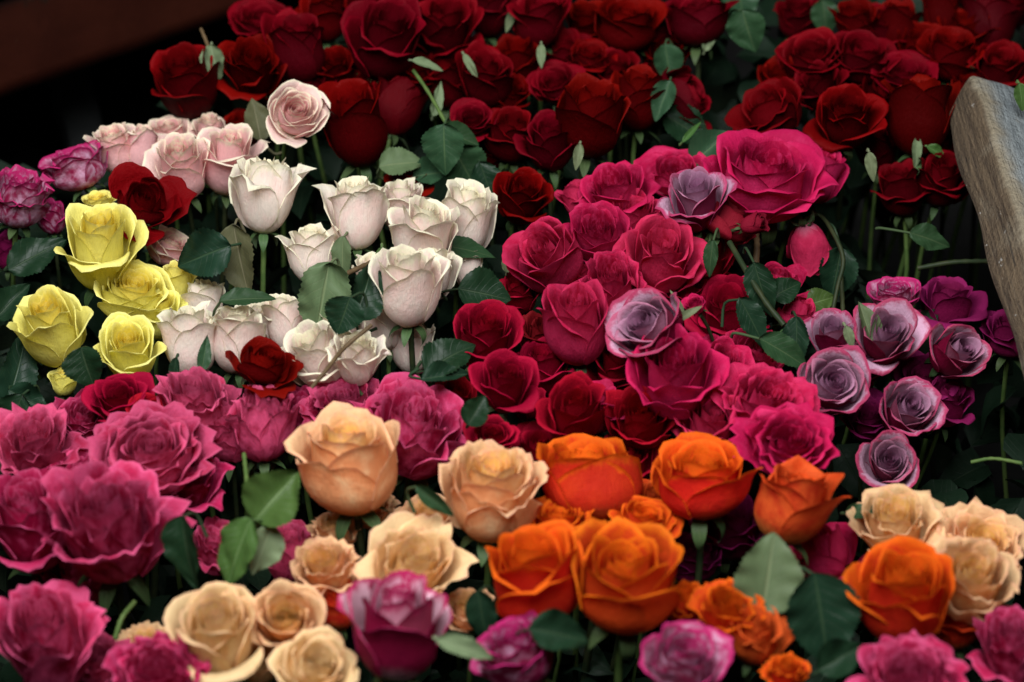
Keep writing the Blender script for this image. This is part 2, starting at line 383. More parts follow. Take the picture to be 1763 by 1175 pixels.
def make_rose(pm, kind, cx, cy, w, h, fa, roll, d, label, seed):
    rng = np.random.default_rng(seed + 7000)
    inner, out = rose_shape(kind, seed)
    if pm in ('yellow', 'orange', 'peach', 'red', 'hot', 'crimson', 'magenta', 'blush') and 14 < fa < 46: fa += 7
    f, rl = math.radians(fa), math.radians(roll)
    ax = (RIGHT*math.sin(rl)*math.cos(f) + UP*math.cos(rl)*math.cos(f) - FWD*math.sin(f)).normalized()
    fr = axis_frame(ax, rng.uniform(0, 6.28)); F3 = np.array(fr.to_3x3())
    allV = np.concatenate([p[0] for p in inner+out])
    r_, u_ = np.array(RIGHT), np.array(UP)
    kz = 1.0
    for _ in range(8):                     # stretch along the axis until the head has the proportions seen
        W = (allV*np.array((1, 1, kz))) @ F3.T
        X, Y = W @ r_, W @ u_
        ratio = (np.ptp(Y)/np.ptp(X))/(h/w)
        kz = float(np.clip(kz*(1/ratio)**.9, .72, 1.45))
    W = (allV*np.array((1, 1, kz))) @ F3.T; X, Y = W @ r_, W @ u_
    p, depth = at(cx, cy, d)
    sc = math.sqrt((w/np.ptp(X))*(h/np.ptp(Y))*(1.28 if pm in ('red', 'magenta', 'hot', 'crimson') else 1.16))*depth/FPX
    off = RIGHT*float((X.max()+X.min())/2) + UP*float((Y.max()+Y.min())/2) + ax*0
    mid = Vector(W.mean(0)); dep = mid.dot(FWD)
    org = p - (off + FWD*dep)*sc
    name = {'hot': 'hot_pink_rose', 'blush': 'pale_pink_rose', 'bicolor': 'purple_white_rose', 'dried': 'withered_rose', 'coral': 'orange_rose'}.get(pm, pm + '_rose')
    if w < 50: name = 'rosebud'
    e = link(name, None); e.empty_display_size = .01
    e.matrix_world = Matrix.Translation(org) @ fr
    e['label'] = label; e['category'] = 'rose' if w >= 50 else 'rosebud'; e['group'] = G[pm]
    k3 = np.array((sc, sc, sc*kz))
    mat = PM[pm]
    vs, ps, us, fs, o = [], [], [], [], 0
    for V, pd, puv, ns, m in inner:
        vs.append(V*k3); ps.append(pd); us.append(puv); fs.append(petal_faces(ns, m)+o); o += len(V)
    hb = link('heart', quad_mesh('heart', np.concatenate(vs), np.concatenate(fs), np.concatenate(ps), np.concatenate(us), mat), e)
    hb['kind'] = 'stuff'
    for V, pd, puv, ns, m in out:
        link('petal', quad_mesh('petal', V*k3, petal_faces(ns, m), pd, puv, mat), e)
    # hip and sepals
    hr = .17*sc
    prof = [(0, .02), (.55, .10), (1.0, .0), (.75, -.22), (.35, -.36)]
    pts = [(0, 0, z*sc*.9+.05*sc) for _, z in prof]; rad = [max(a, .05)*hr for a, _ in prof]
    V, F = tube(pts, rad, 8)
    cal = link('calyx', quad_mesh('calyx', V, F, None, np.concatenate([V*20], 0), SEPAL), e)
    a0 = rng.uniform(0, 6.28)
    for k in range(5):
        V, puv, F = leaf_shape(rng, sc*rng.uniform(.75, 1.1), sc*.30, 5, 9, .0, .2, 0)
        t = V[:, 1]/sc
        bend = rng.uniform(.9, 2.6)
        ang = bend*np.clip(t, 0, 1.2)                      # reflexed sepal
        y = np.where(bend > 0, np.sin(ang)/bend, t)*sc; z = -(1-np.cos(ang))/bend*sc
        V = np.stack([V[:, 0], y + .10*sc, z*.9 + V[:, 2]*.5 + .02*sc], -1)
        c, s_ = math.cos(a0+k*1.2566), math.sin(a0+k*1.2566)
        V = V @ np.array([[c, -s_, 0], [s_, c, 0], [0, 0, 1]]).T
        link('sepal', quad_mesh('sepal', V, F, None, puv, SEPAL), cal)
    # stem: leaves the hip along the axis, then drops into the heap down to the ground
    b0 = org - ax*sc*.20
    down = Vector((rng.normal(0, .10), .16 + rng.normal(0, .10), -1)).normalized()
    g1 = b0 - ax*.03
    bend = (-ax*.5 + down*.7).normalized()
    g2 = g1 + bend*.05
    L = max(.03, g2.z - .004)
    g4 = g2 + down*(L/abs(down.z))
    g3 = g2.lerp(g4, .45) + Vector((rng.normal(0, .008), rng.normal(0, .008), 0))
    path = smooth_path([b0, g1, g2, g3, g4], 13)
    if ax.z < -.3:                         # a nodding bud: its stem arches over beside it
        path = smooth_path([b0] + [at(*q)[0] for q in ((1410, 370, .0), (1436, 404, .01), (1452, 448, .0), (1442, 494, -.02), (1430, 560, -.05), (1424, 640, -.12))], 25)
    inv = e.matrix_world.inverted()
    rs = min(.0034, .0011 + .055*sc)
    V, F = tube([inv @ q for q in path], [rs*1.15] + [rs]*(len(path)-1), 6)
    link('stem', quad_mesh('stem', V, F, None, None, STEM if rng.uniform() < .6 else STEM_DARK), e)
    STEMS.append((e, path, inv))
    return e
def make_leaf(cx, cy, ln, wd, tipdir, tilt, twist, tone, d, seed):
    """a leaf blade on its own stalk, grown from the nearest rose stem"""
    rng = np.random.default_rng(seed)
    p, depth = at(cx, cy, d)
    L, Wd = ln*depth/FPX, wd*depth/FPX
    if ln < 56: Wd *= .62
    a = math.radians(tipdir); ti = math.radians(tilt); tw = math.radians(twist)
    tip = (RIGHT*math.sin(a) + UP*math.cos(a))*math.cos(ti*.4) + FWD*math.sin(ti*.4)*.6
    tip.normalize()
    nrm = (-FWD*math.cos(ti) + Vector((0, 0, 1))*math.sin(ti)).normalized()
    xx = tip.cross(nrm).normalized(); nn = xx.cross(tip).normalized()
    R = Matrix((xx, tip, nn)).transposed() @ Matrix.Rotation(tw, 3, 'Y')
    droop = rng.uniform(.02, .34)
    V, puv, F = leaf_shape(rng, L*1.05, Wd, 11, 31, .05, rng.uniform(.15, .60)*(1 if tone != 'pale' else .6), droop)
    root = p - R @ Vector((0, L*.5, -droop*L*.25))
    Wv = V @ np.array(R).T + np.array(root)
    best = None
    for e, path, inv in STEMS:
        for k in range(1, 9):
            q = path[k]; dist = (q-root).length + max(0, (q.z-root.z))*1.5 + max(0, (root-q).dot(FWD))*1.0
            if best is None or dist < best[0]: best = (dist, q, e, inv)
    _, q, e, inv = best
    back0 = -(R @ Vector((0, 1, 0)))
    if ln < 62 or tone == 'pale' or cx > 1740: q = root + back0*.001 + FWD*.008
    if (q-root).length > .035: q = root + ((q-root).normalized() + FWD*.8).normalized()*.035   # stalk runs back out of sight
    back = -(R @ Vector((0, 1, 0)))
    mid = root.lerp(q, .5) + back*min(.010, (q-root).length*.25) + FWD*min(.006, (q-root).length*.3)
    P, PF = tube(smooth_path([root + R @ Vector((0, L*.04, 0)), mid, q], 7), [.0011, .0012, .0013, .0013, .0014, .0015, .0016], 5)
    pu = np.tile(np.array([[0.0, .5, 0]]), (len(P), 1))
    allv = np.concatenate([Wv, P]); allf = np.concatenate([F, PF + len(Wv)])
    I = np.array(inv); allv = allv @ I[:3, :3].T + I[:3, 3]
    return link('leaf', quad_mesh('leaf', allv, allf, None, np.concatenate([puv, pu]), LM[tone]), e)
# ------------------------------------------------------------------ the roses: variety, shape, where the head sits, size, facing, label
# (petals, shape, cx, cy, width, height, facing angle, sideways lean, nearer by, label)
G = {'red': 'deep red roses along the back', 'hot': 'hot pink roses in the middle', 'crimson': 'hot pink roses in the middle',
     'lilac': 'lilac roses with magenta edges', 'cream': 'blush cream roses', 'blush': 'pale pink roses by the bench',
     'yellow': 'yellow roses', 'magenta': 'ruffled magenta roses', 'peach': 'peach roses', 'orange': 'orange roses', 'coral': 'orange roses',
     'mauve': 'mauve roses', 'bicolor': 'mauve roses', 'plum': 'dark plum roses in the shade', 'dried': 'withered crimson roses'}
ROSES = [
 # deep red, back left
 ('red','tea',322,140,98,128,32,-12,0,'deep red rose at the left end of the back row, below the brown bench board'),
 ('red','tea',437,118,108,112,42,12,0,'deep red rose behind and above the single face-on pale pink rose'),
 ('red','open',450,38,110,82,35,0,-.03,'deep red rose at the top beside the brown bench board'),
 ('red','bud',506,78,96,118,22,4,.01,'deep red rose with smooth side view body, second from the bench board'),
 ('red','tea',562,28,86,90,20,0,-.02,'deep red rose cut by the top edge, third from the bench board'),
 ('red','open',622,14,104,84,40,0,-.03,'deep red rose cut by the top edge just left of the large spiral one'),
 ('red','tea',661,66,128,132,44,10,.03,'large deep red rose with a clear spiral, top row left of centre'),
 ('red','tea',578,118,84,80,36,-15,-.03,'shaded deep red rose tucked below and left of the large spiral red rose'),
 ('red','tea',532,160,90,80,30,-8,-.05,'dark red rose showing between the pale pink rose and its red neighbours above'),
 ('red','bud',604,212,114,134,30,-4,.02,'deep red goblet rose with one petal hanging, right of the face-on pale pink rose'),
 ('red','bud',696,184,98,92,-8,12,-.02,'dark red rose seen from below, under the large spiral red rose'),
 ('red','open',762,46,128,112,34,6,0,'wide deep red rose in the top row right of the large spiral one'),
 ('red','tea',846,20,84,90,18,0,-.03,'deep red rose cut by the top edge above the pale leaf tip'),
 ('red','tea',836,128,92,104,34,10,-.01,'deep red rose with a pale sepal lying on it, below the top row centre'),
 ('red','tea',816,208,80,72,42,0,.0,'small deep red rose level with the two goblet ones, centre back'),
 ('red','tea',882,232,82,100,28,0,-.01,'deep red rose just left of the twin with the pointed petals, centre back'),
 ('red','open',705,308,92,56,30,0,-.03,'deep red rose peeping over the blush cream roses'),
 ('red','tea',410,222,80,66,30,0,-.05,'dark red rose hidden behind the pale pink roses'),
 # deep red, back middle
 ('red','bud',930,32,104,96,20,-4,.0,'deep red goblet rose at the top edge centre with yellow green sepals'),
 ('red','open',1012,36,84,70,30,0,-.05,'shaded deep red rose between two at the top edge right of centre'),
 ('red','bud',1086,40,114,92,28,8,.0,'deep red rose with rounded body at the top edge right of centre'),
 ('red','bud',1205,30,118,92,16,-3,.0,'deep red rose at the top edge beside the hanging green leaf'),
 ('red','open',1020,96,84,56,32,5,-.02,'low deep red rose with layered rims, second row right of centre'),
 ('red','open',958,140,96,70,40,-10,-.01,'deep red rose with folded rims left of the large side view goblet'),
 ('red','bud',1020,198,116,132,24,8,.04,'large deep red goblet rose with a white sepal hanging beneath'),
 ('red','tea',1098,168,98,108,16,4,.0,'deep red side view rose right of the goblet with the white sepal'),
 ('red','blown',1182,172,86,100,20,60,-.02,'deep red rose tipped over with one petal pointing down'),
 ('red','tea',943,242,90,116,34,0,.01,'deep red rose with pointed outer petals under the folded one, centre back'),
 ('red','tea',901,338,90,92,48,8,.0,'deep red rose standing alone right of the blush cream roses'),
 ('red','tea',845,262,70,60,30,0,-.06,'dark red rose deep in shade under the small red roses'),
 ('red','tea',1150,95,80,70,30,0,-.06,'dark red rose in deep shade behind the leaf, back middle'),
 # deep red, back right
 ('red','tea',1314,190,116,104,24,-38,.01,'deep red rose lying over to the left above the biggest hot pink rose'),
 ('red','tea',1392,94,106,88,34,-14,.0,'deep red rose at the left end of the back right cluster'),
 ('red','open',1486,98,112,86,38,6,.0,'wide deep red rose in the middle of the back right cluster'),
 ('red','tea',1474,36,92,76,26,0,-.04,'blurred deep red rose at the top of the back right cluster'),
 ('red','bud',1549,42,66,92,18,4,-.04,'narrow deep red rose near the top edge, back right cluster'),
 ('red','bud',1618,24,74,84,10,0,-.05,'narrow deep red bud cut by the top edge, back right cluster'),
 ('red','tea',1708,44,106,88,-6,8,-.05,'smooth deep red rose in the top right corner'),
 ('red','tea',1632,92,108,88,34,6,-.01,'deep red rose above the weathered timber, back right cluster'),
 ('red','tea',1722,116,110,84,36,8,-.02,'deep red rose just above the end of the weathered timber'),
 ('red','tea',1404,146,94,84,34,-20,-.01,'deep red rose wedged between the leaning rose and the spiral one at the right'),
 ('red','tea',1454,204,114,126,42,-6,.03,'deep red rose with an open spiral at the front of the back right cluster'),
 ('red','open',1556,128,120,74,38,0,.0,'dark red rose with rims merging into its neighbours, back right cluster'),
 ('red','bud',1584,196,124,132,14,2,.02,'deep red side view rose left of the weathered timber'),
 ('red','tea',1628,306,84,100,36,10,-.03,'dark red rose low beside the weathered timber'),
 ('red','tea',1552,322,96,96,20,-8,-.05,'dark red rose in deep shade below the back right cluster'),
 ('red','tea',1668,160,70,70,32,0,-.04,'dark red rose hidden behind the top of the weathered timber'),
 # left edge
 ('mauve','garden',32,338,96,128,28,10,.02,'mauve pink rose at the left edge above the yellow roses'),
 ('mauve','tea',126,284,112,86,20,-18,.0,'small mauve pink rose with a bent green sepal, left of the pale pink roses'),
 ('mauve','tea',90,372,62,66,28,0,-.03,'mauve pink rose half hidden behind the tall yellow rose'),
 ('plum','tea',14,430,60,70,28,0,-.06,'dark rose deep in shade at the left edge'),
 # pale pink
 ('blush','cup',192,256,82,88,22,-14,-.01,'pale pink rose at the left end of the pale pink row'),
 ('blush','goblet',246,258,78,90,14,-4,-.01,'pale pink side view rose, second in the pale pink row'),
 ('blush','cup',305,286,98,118,34,-4,.02,'round pale pink rose above the dark red open one'),
 ('blush','goblet',402,274,120,116,24,6,.01,'pale pink rose with green tinged outer petals and pink top'),
 ('blush','cup',290,226,96,48,20,0,-.04,'flat topped pale pink rose at the back of the pale pink row'),
 ('blush','cup',358,226,60,60,20,0,-.04,'pale pink rose showing only its tip behind the row'),
 ('blush','open',514,197,102,112,64,34,.06,'single face-on pale pink rose with cream edges before the red roses'),
 ('red','blown',262,352,136,128,56,24,.06,'dark red open rose with rounded petals above the tall yellow rose'),
 ('blush','tea',298,424,92,70,20,30,-.02,'salmon pink rose hidden behind the yellow roses'),
 # yellow
 ('yellow','cup',180,424,146,144,32,0,.05,'tallest yellow rose, largest of the yellow group'),
 ('yellow','cup',172,350,60,46,20,-10,-.02,'yellow rose showing only a petal behind the tallest yellow one'),
 ('yellow','cup',94,562,124,146,34,-8,.02,'yellow rose at the left of the yellow group with green base petals'),
 ('yellow','cup',236,504,124,108,28,14,.01,'yellow rose half hidden behind the tallest yellow one'),
 ('yellow','cup',228,598,116,114,40,6,.02,'lowest yellow rose, above the ruffled magenta roses'),
 ('yellow','goblet',314,486,48,90,15,4,-.01,'yellow bud squeezed between dark leaf and blush cream roses'),
 ('yellow','cup',112,656,52,52,20,0,-.03,'yellow rose in shade beneath the left yellow one'),
 # blush cream
 ('cream','goblet',470,336,140,124,12,2,.04,'blush cream goblet rose on a bright green stem'),
 ('cream','goblet',603,366,128,122,10,-3,.03,'blush cream goblet rose with wide left petal beside the one on the green stem'),
 ('cream','goblet',684,356,86,96,14,0,.0,'blush cream rose squeezed in the middle of the upper cream row'),
 ('cream','goblet',794,376,126,132,24,8,.02,'blush cream rose at the right end of the upper cream row'),
 ('cream','goblet',730,404,112,134,26,4,.05,'blush cream rose with fluted petals in front of the upper cream row'),
 ('cream','goblet',706,492,122,146,26,-2,.09,'large blush cream rose in front, one petal spreading right'),
 ('cream','goblet',530,436,106,100,14,-6,.0,'blush cream rose behind the green stem'),
 ('cream','cup',648,470,80,80,20,0,.0,'blush cream rose hidden behind the large front cream one'),
 ('cream','goblet',352,518,70,70,12,0,-.01,'small blush cream rose above the lower cream row'),
 ('cream','goblet',326,584,104,124,16,-4,.02,'blush cream rose at the left end of the lower cream row'),
 ('cream','goblet',408,584,98,112,18,2,.02,'blush cream rose between two others in the lower cream row'),
 ('cream','goblet',488,556,86,100,12,0,.0,'blush cream rose beside the grey green leaf in the lower cream row'),
 ('cream','open',542,610,112,130,32,-18,.03,'blush cream rose crossed by a brown twig'),
 ('cream','garden',618,616,104,92,32,6,.05,'blush cream rose with crumpled green tinted heart, above the magenta roses'),
 ('cream','goblet',708,596,80,90,14,0,-.01,'blush cream rose in shade under the large front cream one'),
 ('cream','goblet',800,460,60,70,14,0,-.01,'blush cream petal tip of a rose right of the large cream one'),
 ('red','blown',454,632,122,92,24,14,.06,'bright red rose with folded petals lying between cream and magenta roses'),
 # hot pink
 ('hot','open',1322,302,206,152,32,4,.04,'biggest hot pink rose, below the back right red cluster'),
 ('hot','tea',1408,296,80,120,14,24,.0,'hot pink rose mostly hidden behind the biggest hot pink one'),
 ('hot','open',1166,296,136,86,34,0,.0,'hot pink rose between the biggest one and the red roses'),
 ('hot','open',1066,330,124,102,36,-18,.02,'hot pink rose with large folded petals, upper left of the hot pink group'),
 ('hot','tea',1000,342,66,90,14,-18,-.01,'light pink rose at the upper left end of the hot pink group'),
 ('lilac','tea',1196,344,124,112,44,-8,.08,'lilac pink rose standing above the hot pink ones'),
 ('dried','blown',1246,374,110,84,12,34,.05,'dark withered crimson rose against the lilac pink one'),
 ('hot','bud',934,440,124,120,38,-34,.04,'pointed hot pink bud leaning left'),
 ('hot','open',1024,404,112,104,50,-6,.04,'hot pink rose with a tight round heart, beside the leaning bud'),
 ('hot','open',1140,438,140,148,50,4,.05,'large hot pink rose with a deep spiral under the lilac pink one'),
 ('hot','garden',1054,494,100,120,44,-6,.05,'crumpled hot pink rose in the middle of the group'),
 ('hot','bud',984,556,98,148,38,-6,.06,'tall hot pink rose with smooth sides, left of the small lilac rose'),
 ('lilac','tea',1108,556,128,112,44,-34,.10,'small lilac rose with purple outer petals in the middle of the hot pink ones'),
 ('crimson','open',1250,536,116,134,40,-8,.0,'dark crimson rose in shade right of the small lilac rose'),
 ('dried','tea',940,580,96,84,30,10,.0,'withered dark red rose left of the tall hot pink one'),
 ('hot','open',1166,640,158,150,50,0,.07,'large hot pink rose with wide open outer petals and deep heart'),
 ('hot','open',1246,626,96,96,44,12,.03,'hot pink rose tucked behind the right side of the wide open one'),
 ('hot','garden',1318,694,170,124,34,4,.06,'big ruffled hot pink rose above the orange ones'),
 ('hot','garden',1346,758,178,110,40,6,.08,'ruffled hot pink rose directly behind the orange roses'),
 ('crimson','open',1102,718,110,104,46,0,.03,'crimson rose in shade under the wide open hot pink one'),
 ('crimson','bud',984,704,112,116,34,-6,.05,'crimson rose above the first orange rose'),
 ('hot','tea',1030,700,80,110,22,6,.02,'hot pink rose with a curved outer petal behind the crimson one'),
 ('crimson','tea',868,656,104,104,44,6,.06,'bright crimson rose with a small tight heart, right of the blush cream roses'),
 ('crimson','cup',842,580,106,118,36,2,.04,'smooth crimson rose beside the dark glossy leaf'),
 ('crimson','tea',846,750,92,66,44,0,.05,'crimson rose just above the peach roses'),
 ('crimson','tea',890,505,70,80,30,-6,-.01,'dark crimson rose below the leaning bud'),
 ('crimson','tea',776,690,80,80,30,0,.0,'crimson rose in shade right of the magenta roses'),
 ('crimson','tea',905,690,56,70,30,0,.0,'dark crimson rose between two bright crimson ones'),
 ('hot','blown',1334,486,104,64,24,0,.0,'loose hot pink rose behind the brown stem'),
 ('hot','blown',1376,540,70,60,16,24,.0,'loose hot pink petals of a rose beside dark leaves'),
 ('hot','bud',1402,432,72,104,-28,168,-.02,'hot pink bud hanging head down beside the curved stem'),
 ('hot','bud',1194,524,38,34,30,-30,.10,'small half closed pink bud with green sepals'),
 ('dried','bud',1300,384,40,44,30,70,.08,'tiny dried rosebud at the end of a brown twig'),
 # lilac, right
 ('lilac','tea',1530,580,126,134,62,4,.02,'largest lilac rose with magenta edges, top of the lilac group'),
 ('lilac','tea',1424,574,84,84,46,-8,.0,'small lilac rose at the left of the largest one'),
 ('lilac','tea',1434,656,122,110,64,-6,.03,'lilac rose with a swirling heart at the lower left of the group'),
 ('lilac','tea',1648,604,98,94,58,34,.0,'lilac rose at the right end of the lilac group'),
 ('lilac','tea',1568,704,112,106,62,6,-.02,'shaded lilac rose below the largest one'),
 ('lilac','tea',1524,792,102,98,70,0,-.03,'dark lilac rose lowest in the group, above the peach roses'),
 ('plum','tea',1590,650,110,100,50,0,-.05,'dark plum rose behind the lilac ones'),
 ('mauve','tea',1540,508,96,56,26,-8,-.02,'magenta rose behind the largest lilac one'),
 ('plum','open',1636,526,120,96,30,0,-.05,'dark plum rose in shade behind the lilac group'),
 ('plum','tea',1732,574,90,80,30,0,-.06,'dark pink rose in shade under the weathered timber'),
 # ruffled magenta, left
 ('crimson','tea',206,688,112,84,44,-6,.03,'crimson pink rose below the lowest yellow one'),
 ('crimson','tea',262,706,84,50,34,14,.04,'crimson pink rose behind the light ruffled magenta one'),
 ('magenta','ruffle',70,762,168,122,36,0,.03,'ruffled magenta rose at the left edge, upper row'),
 ('magenta','garden',268,776,212,148,38,4,.06,'lightest ruffled magenta rose in the upper row'),
 ('magenta','ruffle',342,696,134,116,26,0,.03,'ruffled magenta rose below the blush cream ones'),
 ('magenta','ruffle',456,728,102,138,16,0,.03,'narrow ruffled magenta rose left of the first peach rose'),
 ('magenta','garden',52,896,136,190,30,-6,.05,'ruffled magenta rose at the left edge, middle row'),
 ('magenta','ruffle',208,900,216,212,34,2,.09,'largest ruffled magenta rose with dark underside'),
 ('magenta','ruffle',600,690,180,84,26,0,.02,'ruffled magenta rose just above the first peach rose'),
 ('magenta','ruffle',700,734,196,164,28,8,.03,'big ruffled magenta rose right of the first peach rose'),
 ('magenta','ruffle',85,1096,196,166,36,0,.06,'blurred magenta rose in the bottom left corner'),
 ('magenta','ruffle',272,1150,172,110,36,0,.08,'blurred magenta rose at the bottom edge left of the peach ones'),
 ('magenta','ruffle',376,940,96,100,26,0,-.02,'magenta rose in shade behind the hanging green leaves'),
 ('magenta','ruffle',494,950,104,104,26,0,-.02,'magenta rose in shade behind the peach roses'),
 ('magenta','ruffle',1556,1160,250,100,36,0,.12,'blurred magenta rose at the bottom edge under the right orange rose'),
 ('magenta','ruffle',1734,1116,130,144,30,0,.06,'blurred magenta rose in the bottom right corner'),
 # peach
 ('peach','cup',590,790,186,182,20,-4,.09,'large peach rose, the one highest in the left peach group'),
 ('peach','garden',850,846,158,184,26,0,.08,'tall peach rose just left of the orange ones'),
 ('peach','cup',738,892,110,84,20,0,.01,'peach rose in shade behind the open light peach one'),
 ('peach','garden',574,916,92,64,20,0,.01,'pinkish peach rose under the large peach one'),
 ('peach','garden',716,962,204,146,46,8,.07,'open light peach rose with spreading pale petals'),
 ('peach','garden',562,978,112,106,42,-8,.06,'peach rose with a soft crumpled heart left of the open light one'),
 ('peach','cup',372,1088,152,174,42,-4,.08,'peach rose at the left of the lower peach group'),
 ('peach','open',492,1062,118,134,56,8,.08,'peach rose with a round swirling heart, lower group'),
 ('peach','open',540,1140,150,110,50,6,.10,'peach rose cut by the bottom edge'),
 ('peach','garden',250,1104,96,60,26,0,.0,'small peach rose in shade left of the lower peach group'),
 ('coral','tea',574,1040,86,96,24,6,.04,'burnt orange peach rose behind the purple and white one'),
 ('peach','garden',800,1050,100,66,24,0,.01,'torn peach rose right of the purple and white one'),
 ('peach','garden',1544,898,164,118,30,-6,.04,'peach rose behind the right orange one'),
 ('peach','garden',1692,926,154,124,34,6,.04,'peach rose at the right edge behind the others'),
 ('peach','garden',1676,1000,140,150,42,14,.07,'ruffled peach rose right of the right orange one'),
 ('coral','cup',1640,1070,110,90,24,0,.03,'dull orange rose in shade beneath the ruffled peach one'),
 # purple and white, foreground
 ('bicolor','tea',682,1078,162,196,26,4,.13,'purple and white rose in front of the peach ones'),
 ('mauve','open',884,1118,128,140,24,-14,.09,'mauve rose in the shade under the orange ones at the bottom edge'),
 ('mauve','tea',1180,1136,152,120,42,0,.12,'lilac mauve rose at the bottom edge under the orange buds'),
 # orange
 ('orange','bud',1016,822,190,124,12,0,.06,'wide orange rose with a pale peach front petal'),
 ('orange','cup',1216,820,176,138,18,-2,.08,'orange rose standing on a straight green stem'),
 ('coral','bud',1380,862,150,142,12,8,.10,'burnt orange rose with one dark petal spreading right'),
 ('orange','cup',962,892,124,80,26,-6,.06,'orange rose between the wide one and the front pair'),
 ('orange','bud',920,990,158,176,24,-6,.11,'left one of the pair of orange roses in front'),
 ('orange','bud',1078,990,178,186,24,2,.12,'right one of the pair of orange roses in front'),
 ('orange','open',1112,892,124,70,30,8,.06,'orange rose with a curled petal behind the front pair'),
 ('coral','tea',1130,858,70,60,24,0,.01,'orange rose in shade between the wide one and the stemmed one'),
 ('orange','garden',1250,1050,124,106,42,4,.10,'small orange rose with a swirling heart below the sage leaf'),
 ('coral','garden',1308,1092,110,104,34,8,.09,'burnt orange rose beside the small swirling orange one'),
 ('orange','garden',1184,1040,76,86,28,-6,.08,'orange rose half hidden left of the small swirling one'),
 ('orange','garden',1350,1158,80,70,30,0,.08,'torn orange rose at the bottom edge'),
 ('orange','cup',1542,1018,176,176,24,-2,.11,'big orange rose at the right in front of the peach ones'),
 # dark ones under the orange row
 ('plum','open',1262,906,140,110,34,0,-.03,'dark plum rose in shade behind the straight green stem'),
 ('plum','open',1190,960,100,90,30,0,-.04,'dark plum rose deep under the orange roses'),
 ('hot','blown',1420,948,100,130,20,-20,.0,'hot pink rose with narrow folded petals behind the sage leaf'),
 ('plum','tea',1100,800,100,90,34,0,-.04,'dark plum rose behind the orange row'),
 # roses wedged between and behind the others
 ('red','tea',480,148,92,76,34,6,-.05,'dark red rose filling the gap under the second red from the bench'),
 ('red','tea',634,150,90,80,30,-8,-.04,'dark red rose wedged under the large spiral red rose'),
 ('red','open',716,122,96,80,36,10,-.04,'dark red rose showing between the large spiral one and the wide one'),
 ('red','tea',770,136,92,92,28,0,-.05,'dark red rose in shade directly under the wide red rose'),
 ('red','tea',886,104,90,92,30,-6,-.04,'dark red rose under the goblet with yellow green sepals'),
 ('red','open',968,84,92,70,36,0,-.05,'dark red rose behind the layered low one, second row'),
 ('red','tea',1062,122,94,84,32,4,-.04,'dark red rose filling between the layered low one and the side view one'),
 ('red','tea',1138,66,80,84,24,0,-.06,'dark red rose wedged between two at the top edge right of centre'),
 ('red','tea',870,166,84,74,38,0,-.05,'dark red rose behind the row of small red roses'),
 ('red','tea',1350,140,88,84,30,-16,-.04,'dark red rose behind the rose leaning left'),
 ('red','tea',1440,128,96,86,36,0,-.04,'dark red rose in the middle of the back right cluster, behind the spiral one'),
 ('red','tea',1516,164,100,100,34,4,-.03,'dark red rose right of the spiral one in the back right cluster'),
 ('red','tea',1522,54,90,90,30,0,-.06,'blurred dark red rose between the narrow ones, back right'),
 ('red','open',1590,84,98,84,36,0,-.05,'blurred dark red rose behind the merging rims, back right'),
 ('red','tea',1664,56,96,86,30,0,-.06,'blurred dark red rose left of the smooth corner one'),
 ('red','tea',1738,6,100,80,30,0,-.07,'blurred red rose cut by the top right corner'),
 ('red','tea',1642,200,90,96,30,0,-.04,'dark red rose beside the side view one, touching the timber'),
 ('red','tea',1496,250,90,90,24,0,-.06,'dark red rose in shade under the spiral one at the back right'),
 ('red','tea',1602,262,94,88,26,6,-.06,'dark red rose in shade above the low one by the timber'),
 ('red','tea',1374,30,80,70,30,0,-.09,'dark red rose far back between the leaf and the right cluster'),
 ('magenta','ruffle',150,716,130,96,34,0,.0,'ruffled magenta rose behind the left edge one, beside the crimson pink'),
 ('magenta','ruffle',146,828,150,120,34,0,.02,'ruffled magenta rose squeezed in the middle of the left mass'),
 ('magenta','ruffle',338,826,120,110,30,14,.02,'ruffled magenta rose at the right side of the left mass'),
 ('magenta','ruffle',400,742,110,110,26,0,.01,'ruffled magenta rose between the narrow one and its left neighbour'),
 ('magenta','ruffle',530,716,130,100,28,0,.0,'ruffled magenta rose behind the left shoulder of the first peach rose'),
 ('magenta','ruffle',126,996,130,100,26,0,-.02,'magenta rose in deep shade under the largest ruffled one'),
 ('magenta','ruffle',168,1140,110,90,30,0,.02,'magenta rose in shade between the two bottom left ones'),
 ('hot','tea',1000,474,110,100,36,0,.0,'hot pink rose wedged between the leaning bud and the crumpled one'),
 ('hot','open',1092,372,110,90,36,0,.01,'hot pink rose filling behind the large one with the deep spiral'),
 ('crimson','open',1204,450,110,110,34,10,-.01,'crimson pink rose behind the large one with the deep spiral'),
 ('crimson','open',1062,626,110,110,36,0,.0,'dark crimson rose under the small lilac rose'),
 ('crimson','tea',932,632,96,96,34,0,.0,'dark crimson rose below the withered one'),
 ('hot','open',1222,730,130,110,36,0,.03,'hot pink rose filling left of the big ruffled hot pink one'),
 ('crimson','tea',1180,500,90,90,34,0,.0,'crimson rose in shade right behind the small lilac rose'),
 ('hot','open',1300,614,100,90,36,10,.0,'hot pink rose behind the dark serrated leaves'),
 ('crimson','tea',1080,786,110,90,34,0,.0,'crimson rose in shade behind the wide orange one'),
 ('crimson','tea',930,770,90,80,34,0,.01,'crimson rose between the peach and the wide orange one'),
 ('cream','goblet',586,570,84,100,18,-6,.01,'blush cream rose behind the round dark leaf'),
 ('cream','goblet',664,556,84,90,18,0,.02,'blush cream rose between the crumpled one and the large front one'),
 ('cream','goblet',748,470,90,100,20,6,.04,'blush cream rose behind the right shoulder of the large front one'),
 ('cream','goblet',446,556,70,96,14,0,-.01,'blush cream rose squeezed behind the middle of the lower cream row'),
 ('yellow','cup',278,540,84,90,26,10,-.01,'yellow rose behind the lowest one, beside the blush cream row'),
